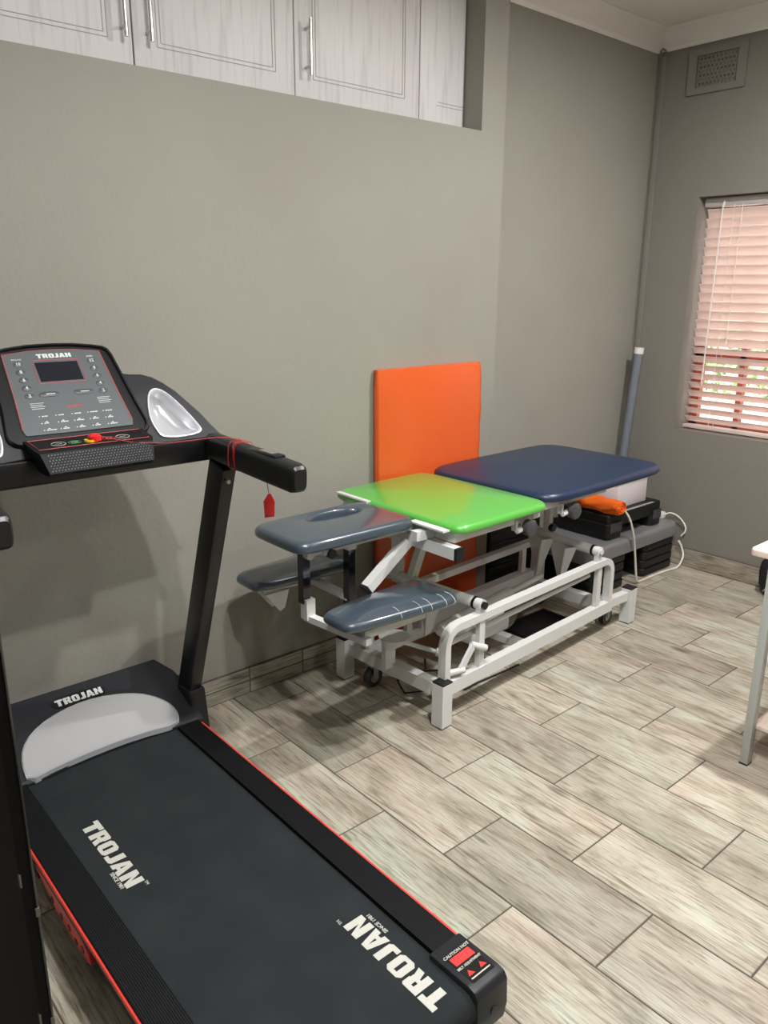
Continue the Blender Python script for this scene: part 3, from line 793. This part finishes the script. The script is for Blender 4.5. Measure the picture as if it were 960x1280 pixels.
# seat hinge brackets in front of green cushion
wp('bracket', MB().box((1.70,1.79,.690),(1.79,1.82,.722)).bar((1.745,1.70,.738),(1.745,1.86,.738), .006, .03, (1,0,0)), sm=None)
wp('bracket', MB().box((1.70,2.16,.695),(1.79,2.20,.718)).bar((1.752,2.10,.752),(1.752,2.28,.752), .006, .02, (1,0,0)), sm=None)
# drop handle (diagonal) with black end cap
wp('support_strut', MB().bar((1.735,1.88,.660),(1.560,1.88,.535), .034, .034), sm=None)
wp('strut_cap', MB().bar((1.560,1.88,.535),(1.552,1.88,.529), .036, .036), BLK, sm=None)
# arm rest posts and bars
for x, y, z1, z0 in ((1.382,1.985,.705,.52),(1.570,1.985,.70,.485)):
    wp('post', MB().bar((x,y,z0-.02),(x,y,z1), .030, .028, (1,0,0)), CHROME, sm=None, label='dark chrome sliding post')
wp('post_sleeve', MB().bar((1.388,1.975,.445),(1.388,1.975,.515), .036, .034, (1,0,0)), sm=None)
wp('post_sleeve', MB().bar((1.570,1.985,.645),(1.570,1.985,.69), .036, .034, (1,0,0)), sm=None)
wp('post_sleeve', MB().bar((1.575,1.99,.40),(1.575,1.99,.50), .034, .032, (1,0,0)), CHROME, sm=None)
wp('arm_bar', MB().bar((1.388,1.985,.448),(1.420,1.70,.448), .026, .022).bar((1.42,1.735,.462),(1.68,1.735,.462), .03, .026), sm=None)
wp('arm_bar', MB().bar((1.570,1.985,.468),(1.57,2.22,.468), .026, .022).bar((1.36,2.215,.478),(1.66,2.215,.478), .03, .024), sm=None)
wp('pad_bracket', MB().prism([(1.36,2.19,.465),(1.46,2.19,.465),(1.44,2.19,.40),(1.42,2.19,.39)], (0,.006,0)).prism([(1.36,2.24,.465),(1.46,2.24,.465),(1.44,2.24,.40),(1.42,2.24,.39)], (0,.006,0)), sm=None)
wp('pad_bracket', MB().bar((1.345,1.93,.700),(1.40,2.06,.692), .03, .016).cyl((1.35,1.92,.692),(1.35,1.90,.692), .016, 16), sm=None)
wp('locking_knob', MB().cyl((1.415,1.885,.688),(1.415,1.872,.688), .016, 16), BLK)
# lift links
XF = turn(3.6, 1.785, 1.737)
wp('link', MB().bar((1.99,2.17,.70),(2.0,2.17,.37), .034, .034, (0,1,0)), sm=None)
wp('link', MB().bar((2.795,2.01,.712),(2.795,2.01,.445), .026, .032, (0,1,0)), sm=None)
wp('pivot_bolt', MB().cyl((2.0,2.155,.385),(2.0,2.135,.385), .018, 16), BLK)
# torsion axles
def axle(x, y0, y1, z, z1): return MB().cyl((x,y0,z),(x,y1,z1), .022, 20)
ax1 = wp('axle', axle(2.0,1.78,2.22,.396,.390), sm=40); obj('axle_cap', MB().cyl((2.0,1.78,.396),(2.0,1.77,.396), .024, 20), BLKM, ax1)
obj('axle_bolt', MB().cyl((2.0,1.745,.396),(2.0,1.728,.396), .014, 16), BLK, ax1)
ax2 = wp('axle', axle(2.80,1.78,2.22,.410,.440), sm=40); obj('axle_cap', MB().cyl((2.80,1.78,.410),(2.80,1.77,.410), .024, 20), BLKM, ax2)
obj('axle_bolt', MB().cyl((2.80,1.745,.410),(2.80,1.732,.410), .012, 16), WHITE, ax2)
wp('lift_arm', MB().bar((2.80,2.15,.43),(2.62,2.15,.70), .03, .034), sm=None)
obj('pivot_bolt', MB().cyl((2.795,1.996,.465),(2.795,1.976,.465), .017, 16), BLK, tb)
wp('lift_arm', MB().bar((2.0,2.10,.39),(2.14,2.10,.70), .03, .034), sm=None)
def lever(x, y, z):
    M = MB()
    M.prism([(x,y-.07,z),(x,y+.065,z),(x,y+.058,z-.03),(x,y+.012,z-.17),(x,y-.012,z-.17)], (-.008,0,0))
    M.prism([(x-.008,y-.07,z),(x-.07,y-.05,z),(x-.05,y-.02,z-.17),(x-.008,y-.012,z-.17)], (0,-.006,0))
    return M
for x, y, z in ((2.0,2.0,.380),(2.795,1.925,.41),(2.795,2.045,.42)): wp('lever_plate', lever(x,y,z), sm=None)
# base frame
YN, YB = 1.752, 2.15; X0, X1 = 1.80, 2.93
wp('base_frame', MB().bar((X0-.005,YN,.128),(X1,YN,.128), .035, .05).bar((X0-.005,YB,.128),(X1,YB,.128), .035, .05)
   .bar((X0,1.74,.128),(X0,2.22,.128), .04, .05).bar((X1-.02,1.76,.128),(X1-.02,2.22,.128), .04, .05).bar((2.36,YN,.10),(2.36,YB,.10), .04, .03), sm=None)
wp('leg_stub', MB().bar((X1-.01,1.758,.135),(3.06,1.745,.135), .034, .04), sm=None)
wp('leg_stub', MB().bar((X1-.01,2.19,.135),(3.06,2.235,.135), .034, .04), sm=None)
wp('channel', MB().box((2.08,2.11,.155),(2.86,2.16,.215), .003), sm=None)
for x, y, in ((1.785,1.737),(1.785,2.247),(3.088,1.740),(3.088,2.247)):
    lg = wp('leg', MB().box((x-.026,y-.026,.004),(x+.026,y+.026,.168), .002), sm=None)
    obj('leg_cap', MB().box((x-.0255,y-.0255,.168),(x+.0255,y+.0255,.1745), .001), BLK, lg, None, 'black plastic end cap')
    obj('foot_pad', MB().box((x-.024,y-.024,0),(x+.024,y+.024,.004)), BLK, lg, None)
def hoop(y, xa, xb, z=.345, r=.06):
    pts = [(xa,y,.15)]+[(xa+r-r*math.cos(a), y, z-r+r*math.sin(a)) for a in [k*PI/12 for k in range(7)]]
    pts += [(xb-r+r*math.sin(a), y, z-r+r*math.cos(a)) for a in [k*PI/12 for k in range(7)]]+[(xb,y,.15)]
    return MB().rectsweep(pts, .034, .028, (0,1,0))
wp('guard_rail', hoop(YN, X0+.01, X1-.02, .352), sm=30); wp('guard_rail', hoop(YB-.01, X0+.01, X1-.02, .345), sm=30)
for x in (2.005,2.815): wp('rail_post', MB().bar((x,YN,.15),(x,YN,.34), .02, .03, (1,0,0)), sm=None)
for x in (2.03,2.80): wp('rail_post', MB().bar((x,YB-.01,.15),(x,YB-.01,.335), .02, .03, (1,0,0)), sm=None)
wp('axle_lug', MB().bar((2.0,YN,.345),(2.0,YN,.395), .02, .03, (1,0,0)).cyl((2.0,YN-.012,.396),(2.0,YN+.02,.396), .021, 18))
wp('axle_lug', MB().bar((2.80,YN,.345),(2.80,YN,.405), .02, .03, (1,0,0)).cyl((2.80,YN-.012,.410),(2.80,YN+.02,.410), .021, 18))
wp('foot_bar', MB().tube([(1.845,1.79,.270),(2.80,1.79,.290)], .0105, 14), sm=40)
wp('foot_crank', MB().tube([(1.83,1.76,.178),(1.90,1.735,.178)], .011, 12).bar((1.885,1.742,.175),(1.955,1.742,.255), .012, .024).tube([(1.95,1.75,.255),(2.015,1.725,.228)], .0125, 14), sm=40)
wp('crank_tip', MB().cyl((2.010,1.727,.230),(2.019,1.7235,.226), .0128, 14), BLK)
# foot pedal disc and rod near the head end
wp('pedal_plate', MB().tube([(1.78,1.97,.262),(1.78,1.97,.27)], [.055,.058], 28).bar((1.77,1.99,.262),(1.77,1.99,.14), .05, .022, (0,1,0)), sm=30)
wp('push_rod', MB().cyl((1.80,1.96,.245),(1.90,1.84,.205), .0085, 12).cyl((1.885,1.858,.211),(1.905,1.834,.203), .016, 14), sm=40)
# actuator and motor in the base
ac = wp('actuator', MB().tube([(2.05,1.99,.20),(2.50,1.99,.235)], .026, 20).tube([(2.50,1.99,.235),(2.74,1.99,.25)], .013, 14).box((2.17,1.92,.115),(2.42,2.03,.175), .012).prism([(2.20,1.915,.19),(2.36,1.915,.22),(2.40,1.915,.17),(2.22,1.915,.13)],(0,.06,0),.004), sm=35)
M = MB(); rr = random.Random(11)
for k in range(9):
    pts = [(2.47+.045*math.cos(a*PI/6)+.006*rr.random()+.004*k, 1.97+.03*math.sin(a*PI/6)+.004*rr.random(), .115+.004*k+.028*math.cos(a*PI/6+.3*k)) for a in range(12)]
    M.tube(pts, .0028, 5)
wp('cable_bundle', M, mat('grey_cable', (120,112,104), .5), sm=None)
M = MB().tube([(1.95,1.97,.12),(1.90,1.92,.02),(1.85,1.98,.006),(1.90,2.07,.006),(2.0,2.08,.006),(2.05,1.98,.03),(2.02,1.93,.10)], .004, 6)
M.tube([(2.02,1.95,.15),(1.98,1.90,.03),(2.04,1.84,.006),(2.12,1.84,.006),(2.22,1.83,.006),(2.36,1.82,.006)], .004, 6)
wp('power_cable', M, CABLEB, sm=40)
# casters
def caster(x, y):
    w = wp('caster', MB().tube([(x,y-.012,.040),(x,y+.012,.040)], .040, 24), mat('caster_rubber', (44,44,44), .5))
    obj('caster_hub', MB().cyl((x,y-.014,.038),(x,y+.014,.038), .020, 18), mat('caster_hub', (150,142,118), .4), w)
    obj('caster_fork', MB().box((x-.012,y-.020,.038),(x+.012,y-.016,.10)).box((x-.012,y+.016,.038),(x+.012,y+.020,.10)).box((x-.02,y-.022,.088),(x+.02,y+.022,.105)), GREYM, w, None)
caster(1.81,2.115); caster(2.995,1.80); caster(2.98,2.15)
# adjusting knobs under the cushions
XF = None
for x, y, z in ((2.135,1.715,.685),(2.425,1.735,.690)):
    k_ = wp('adjusting_knob', MB().tube([(x+.02,y-.008,z-.012),(x+.024,y-.034,z-.014),(x+.024,y-.040,z-.014)], [.028,.032,.026], 20), DKGREY)
    obj('knob_bracket', MB().bar((x-.03,y,z+.02),(x-.03,y,z-.02), .008, .022, (0,1,0)).cyl((x-.03,y-.01,z-.02),(x+.02,y-.01,z-.013), .010, 12), WHITE, k_, None)

# ------------------------------------------------------------------ other things
# orange mat against the wall
def leaning(z):   # front face y
    return 2.338 + (z/1.18)*.018
M = MB(); t_ = .032
nz, nx = 24, 12; rngs = []
cr = random.Random(2)
def mat_ring(x, z, o): return Vector((x, leaning(z)+o, z))
for k in range(nz+1):
    z = .004 + 1.178*k/nz; x0, x1 = 2.012, 2.618
    e = .004 if k in (0,nz) else 0
    wob = .003*math.sin(k*2.3)+.002*math.sin(k*5.1)
    rngs.append([mat_ring(x0+e,z,t_-.006),mat_ring(x0+e,z,.008),mat_ring(x0+.008+e,z,e),mat_ring((x0+x1)/2,z,e-.002),mat_ring(x1-.03,z,e+.001),mat_ring(x1-.006-e+wob,z,.004+e),mat_ring(x1-e+wob,z,.012),mat_ring(x1-e,z,t_-.006),mat_ring(x1-.008,z,t_),mat_ring(x0+.008,z,t_)])
M.loft(rngs); mo = obj('exercise_mat', M, ORANGE, smooth=50)
tag(mo, 'tall orange vinyl exercise mat standing against the back wall behind the table', 'mat')

# black riser crate behind the table
cr_ = thing('riser_stack', 'black ribbed plastic riser stack on the floor between the orange mat and the grey step', 'riser stack', (2.83,2.40,0))
for k in range(5):
    z0 = .1*k; obj('riser', MB().box((2.738,2.375,z0+.002),(3.12,2.492,z0+.088), .012).box((2.75,2.385,z0+.08),(3.105,2.482,z0+.1), .004), BLKR, cr_)

# long grey aerobic step on black blocks
st = thing('aerobic_step', 'large aerobic step with silver grey platform on stacked black blocks by the window wall', 'step', (3.6,2.26,0))
def slab(x0,x1,y0,y1,z0,z1,r):
    f = lambda d, s=1.0: [((x0+x1)/2+(px-(x0+x1)/2)*s, (y0+y1)/2+(py-(y0+y1)/2)*s) for px,py in rrect(x0+d,x1-d,y0+d,y1-d,max(.002,r-d))]
    return f
def rrect(x0,x1,y0,y1,r,n=6):
    out = []
    for cx,cy,a0 in ((x1-r,y1-r,0),(x0+r,y1-r,90),(x0+r,y0+r,180),(x1-r,y0+r,270)):
        for k in range(n+1):
            a = math.radians(a0+90*k/n); out.append((cx+r*math.cos(a), cy+r*math.sin(a)))
    return out
obj('platform', pad(slab(3.13,3.965,2.075,2.47,.18,.26,.05), .185, .262, rb=.006, rt=.022, dome=0), GREYSTEP, st)
for x0, x1 in ((3.17,3.48),(3.655,3.955)):
    bl = obj('block', MB().box((x0+.008,2.098,0),(x1-.008,2.452,.188), .01), BLKR, st)
    for k in range(4):
        obj('rib', pad(slab(x0,x1,2.088,2.46,0,0,.03), .004+.047*k, .042+.047*k, rb=.004, rt=.006, dome=0), BLKR, bl)
# small black step on top
s2 = thing('step_platform', 'low black step bench with dark grey foot pads on top of the grey step', 'step', (3.6,2.3,.262))
obj('deck', pad(slab(3.345,3.838,2.125,2.44,0,0,.02), .325, .392, rb=.004, rt=.008, dome=0), BLKR, s2)
for x0, x1 in ((3.340,3.47),(3.74,3.843)):
    fo = obj('foot', pad(slab(x0,x1,2.12,2.445,0,0,.025), .264, .345, rb=.006, rt=.004, dome=0), BLKR, s2)
    obj('foot_pad', MB().box((x0+.012,2.1165,.30),(x1-.012,2.121,.352), .002).box((x1-.002,2.135,.30),(x1+.0015,2.25,.352), .001), DKGREY, fo, None)
obj('edge_strip', MB().box((3.44,2.128,.3915),(3.77,2.145,.3935), .0008), mat('step_strip', (150,150,150), .4), s2, None)
# white box
wb = thing('storage_box', 'white cardboard box on the black step under the navy cushion', 'box', (3.62,2.27,.393))
obj('carton', MB().box((3.49,2.18,.393),(3.765,2.36,.53), .002), BOXW, wb)
obj('lid', MB().box((3.487,2.177,.515),(3.768,2.363,.545), .002), BOXW, wb)
# orange towel roll
M = MB(); rings = []
tw = random.Random(4)
for k in range(15):
    y = 2.09+.25*k/14; rg = []
    for a in range(28):
        an = 2*PI*a/28; r_ = .040*(1+.07*math.sin(3*an+k*.5)+.05*math.sin(7*an-k*.9))*(.86 if k in (0,14) else 1)
        rg.append((3.385+math.cos(an)*r_*1.15+.004*math.sin(k), y, .434+math.sin(an)*r_*.93))
    rings.append(rg)
M.loft(rings); tr = obj('towel_roll', M, ORTOW, smooth=60); tag(tr, 'rolled bright orange cloth lying on the black step', 'towel')
WLOC[tr.name] = tr.location.copy()
M = MB(); pts = []
for k in range(34):
    a = k*.42; r_ = .006+.0290*k/34; pts.append((3.385+math.cos(a)*r_*1.15, 2.086, .434+math.sin(a)*r_*.93))
M.tube(pts, .0042, 6); obj('roll_edge', M, ORTOW, tr)
# adapter and cables
pa = thing('power_adapter', 'small white power adapter on the right end of the grey step with white cable', 'adapter', (3.93,2.23,.262))
obj('adapter_body', MB().box((3.915,2.155,.263),(3.955,2.235,.300), .006), WHITEP, pa)
def catmull(P, n=6):
    P = [Vector(p) for p in P]; P = [P[0]*2-P[1]]+P+[P[-1]*2-P[-2]]; out = []
    for i in range(1, len(P)-2):
        for k in range(n):
            t = k/n; a,b,c,d = P[i-1:i+3]
            out.append(.5*((2*b)+(c-a)*t+(2*a-5*b+4*c-d)*t*t+(3*b-c*1-a+d-2*b+0*b)*t**3) if False else .5*((2*b)+(c-a)*t+(2*a-5*b+4*c-d)*t*t+(-a+3*b-3*c+d)*t**3))
    return out+[P[-2]]
obj('cable', MB().tube(catmull([(3.94,2.158,.285),(3.965,2.135,.295),(3.99,2.10,.277),(4.0,2.062,.235),(4.0,2.056,.20),(3.995,2.075,.17)]), .0045, 8), CABLEW, pa)
ec = obj('extension_cable', MB().tube(catmull([(3.42,2.20,.41),(3.42,2.14,.42),(3.425,2.095,.415),(3.44,2.065,.37),(3.475,2.055,.27),(3.50,2.055,.18),(3.525,2.055,.08),(3.545,2.055,.02),(3.60,2.06,.007),(3.72,2.06,.007),(3.84,2.055,.007),(3.93,2.04,.012),(3.985,2.045,.06),(3.99,2.062,.11),(3.975,2.075,.145)]), .0058, 8), CABLEW)
tag(ec, 'long white cable draped over the black step and along the floor', 'cable')

# grey tube leaning in the corner
tu = thing('foam_tube', 'long grey tube with white end cap leaning in the corner beside the window', 'tube', (3.95,2.42,0))
A, B = Vector((3.905,2.475,.0)), Vector((3.93,2.405,1.15))
A = Vector((3.93,2.488,.31)); A0 = A
pb = Vector((3.915,2.455,.27))
d_ = (B-pb).normalized()
obj('tube_body', MB().cyl(pb, B, .0235, 20), PVC, tu)
obj('end_cap', MB().cyl(B, B+d_*.032, .026, 20), WHITEP, tu)

# floor tray & loose bits beneath the table
tr_ = thing('floor_tray', 'flat black plastic tray lying on the floor under the treatment table', 'tray', (2.75,2.02,0))
obj('tray_base', MB().box((2.55,1.93,.002),(2.86,2.13,.016), .003), BLKR, tr_)
obj('tray_rim', MB().bar((2.55,1.936,.02),(2.86,1.936,.02), .012, .016).bar((2.55,2.124,.02),(2.86,2.124,.02), .012, .016).bar((2.556,1.93,.02),(2.556,2.13,.02), .012, .016).bar((2.854,1.93,.02),(2.854,2.13,.02), .012, .016), BLKR, tr_, None)
M = MB(); M.prism([(2.28,1.90,.002),(2.44,1.89,.002),(2.45,2.01,.002),(2.29,2.02,.002)], (0,0,.012), .002).prism([(2.30,1.905,.0145),(2.42,1.90,.0145),(2.43,2.0,.0145),(2.31,2.005,.0145)], (0,0,.010), .002)
o = obj('booklet_pile', M, mat('pale_paper', (196,188,176), .7)); tag(o, 'pale papers lying on the floor under the treatment table', 'papers')

# side table at the right
sd = thing('side_table', 'white metal legged table with pale wood top at the right edge', 'table', (2.72,.66,0))
tx0, tx1, ty0, ty1 = 2.385, 3.05, .30, 1.01
obj('tabletop', pad(slab(tx0,tx1,ty0,ty1,0,0,.02), .700, .726, rb=.004, rt=.010, dome=0), PINKWOOD, sd)
obj('shelf', pad(slab(2.395,3.03,.34,.93,0,0,.01), .128, .142, rb=.002, rt=.003, dome=0), PINKWOOD, sd)
for x, y in ((2.385,.928),(3.02,.928),(2.385,.34),(3.02,.34)):
    lg = obj('leg', MB().bar((x,y,.004),(x,y,.700), .026, .032, (1,0,0), .002), GREYM if False else mat('table_leg_paint', (178,182,180), .4), sd)
    obj('screw', MB().cyl((x-.016,y-.004,.135),(x-.0185,y-.004,.135), .005, 12), STEEL, lg)
    obj('foot_cap', MB().bar((x,y,0),(x,y,.005), .028, .034, (1,0,0)), BLK, lg, None)
obj('apron', MB().bar((2.40,.928,.682),(3.02,.928,.682), .02, .03).bar((2.40,.34,.682),(3.02,.34,.682), .02, .03), mat('table_leg_paint', (178,182,180), .4), sd, None)
# black bag on the floor by the window wall
bg = thing('sports_bag', 'black bag with grey strap on the floor against the window wall', 'bag', (3.92,1.55,0))
rings = []
for z, dx, dy in ((.0,.03,.08),(.012,.042,.095),(.06,.056,.115),(.12,.06,.12),(.17,.052,.115),(.195,.03,.10)):
    rings.append([(3.938+px*dx, 1.475+py*dy, z) for px,py in [(math.copysign(abs(math.cos(a))**.5,math.cos(a)), math.copysign(abs(math.sin(a))**.5,math.sin(a))) for a in [k*2*PI/28 for k in range(28)]]])
obj('bag_body', MB().loft(rings), FABRICB, bg)
obj('strap', MB().bar((3.889,1.55,.030),(3.877,1.47,.14), .006, .022, (1,0,0)).bar((3.877,1.47,.14),(3.885,1.42,.175), .006, .022, (1,0,0)), GREYW, bg, None)

# black door panel standing at the left edge, close to the camera
bp2 = thing('black_panel', 'tall black board with chipped edges at the left edge beside the treadmill', 'panel', (.2,1.0,0))
xa, ya = .143, .668
obj('board', MB().box((xa,ya,.0),(xa+.0105,ya+.62,2.0)), mat('black_board', (5,5,6), .7, spec=.2), bp2, None)
obj('edge_strip', MB().box((xa+.0105,ya-.001,0),(xa+.0125,ya+.62,2.0), .0004), GREYPEN, bp2, None, 'worn grey metal edge')
M = MB(); rr = random.Random(8)
for k in range(4):
    z = .62+.17*k+rr.random()*.09; M.box((xa-.0006,ya-.0006,z),(xa+.0012,ya+.003,z+.012+.01*rr.random()), .0004)
for z in (.58,.8,.93): M.box((xa+.009,ya-.0015,z),(xa+.0128,ya+.002,z+.01), .0004)
obj('paint_chip', M, mat('chip_plaster', (110,106,96), .8), bp2, None)

# ------------------------------------------------------------------ ceiling lamps (light sources of the room)
EM = mat('lamp_diffuser', (255,250,242), .5, emit=((255,248,238), 3))
for (x, y, r_, p) in ((1.15,.80,.04,34),(.88,.42,.04,33),(2.75,.9,.04,57),(1.0,-.8,.04,8),(2.4,-.8,.04,12)):
    t = thing('ceiling_light', 'round white ceiling downlight', 'light', (x,y,ZC), 'ceiling downlights')
    obj('housing', MB().tube([(x,y,ZC-.03),(x,y,ZC)], [r_+.012,r_+.02], 32), WHITEP, t)
    obj('diffuser', MB().cyl((x,y,ZC-.034),(x,y,ZC-.0301), r_, 32), EM, t)
    l = bpy.data.lights.new('lamp', 'AREA'); l.shape = 'DISK'; l.size = r_*2; l.energy = p; l.color = (1,.98,.945)
    lo = bpy.data.objects.new('lamp', l); C.objects.link(lo); lo.location = (x,y,ZC-.045)

# daylight
W = bpy.data.worlds.new('sky'); S.world = W; W.use_nodes = True
bgn = W.node_tree.nodes['Background']; bgn.inputs['Color'].default_value = (.86,.92,1,1); bgn.inputs['Strength'].default_value = 5.5
sun = bpy.data.lights.new('sun', 'SUN'); sun.energy = 9; sun.angle = math.radians(1); sun.color = (1,.93,.85)
so = bpy.data.objects.new('sun', sun); C.objects.link(so); so.rotation_euler = (math.radians(20), math.radians(-28), 0)   # shines towards +x, onto the garden wall

# ------------------------------------------------------------------ camera (solved from the tile grid and wall edges)
a, b, c, f = .7154, .2797, .0061, 985.53
fwd = Vector((math.sin(a)*math.cos(b), math.cos(a)*math.cos(b), -math.sin(b)))
r0 = Vector((math.cos(a), -math.sin(a), 0)); u0 = r0.cross(fwd)
r = r0*math.cos(c)+u0*math.sin(c); u = -r0*math.sin(c)+u0*math.cos(c)
cam = bpy.data.cameras.new('camera'); co = bpy.data.objects.new('camera', cam); C.objects.link(co)
co.matrix_world = Matrix(((r.x,u.x,-fwd.x,0),(r.y,u.y,-fwd.y,0),(r.z,u.z,-fwd.z,1.5),(0,0,0,1)))
cam.sensor_fit = 'HORIZONTAL'; cam.sensor_width = 36; cam.lens = f*36/960; cam.clip_start = .02
S.camera = co
S.view_settings.view_transform = 'Standard'; S.view_settings.look = 'None'; S.view_settings.gamma = 1; S.view_settings.use_curve_mapping = False
S.view_settings.exposure = 0
S.cycles.use_denoising = True
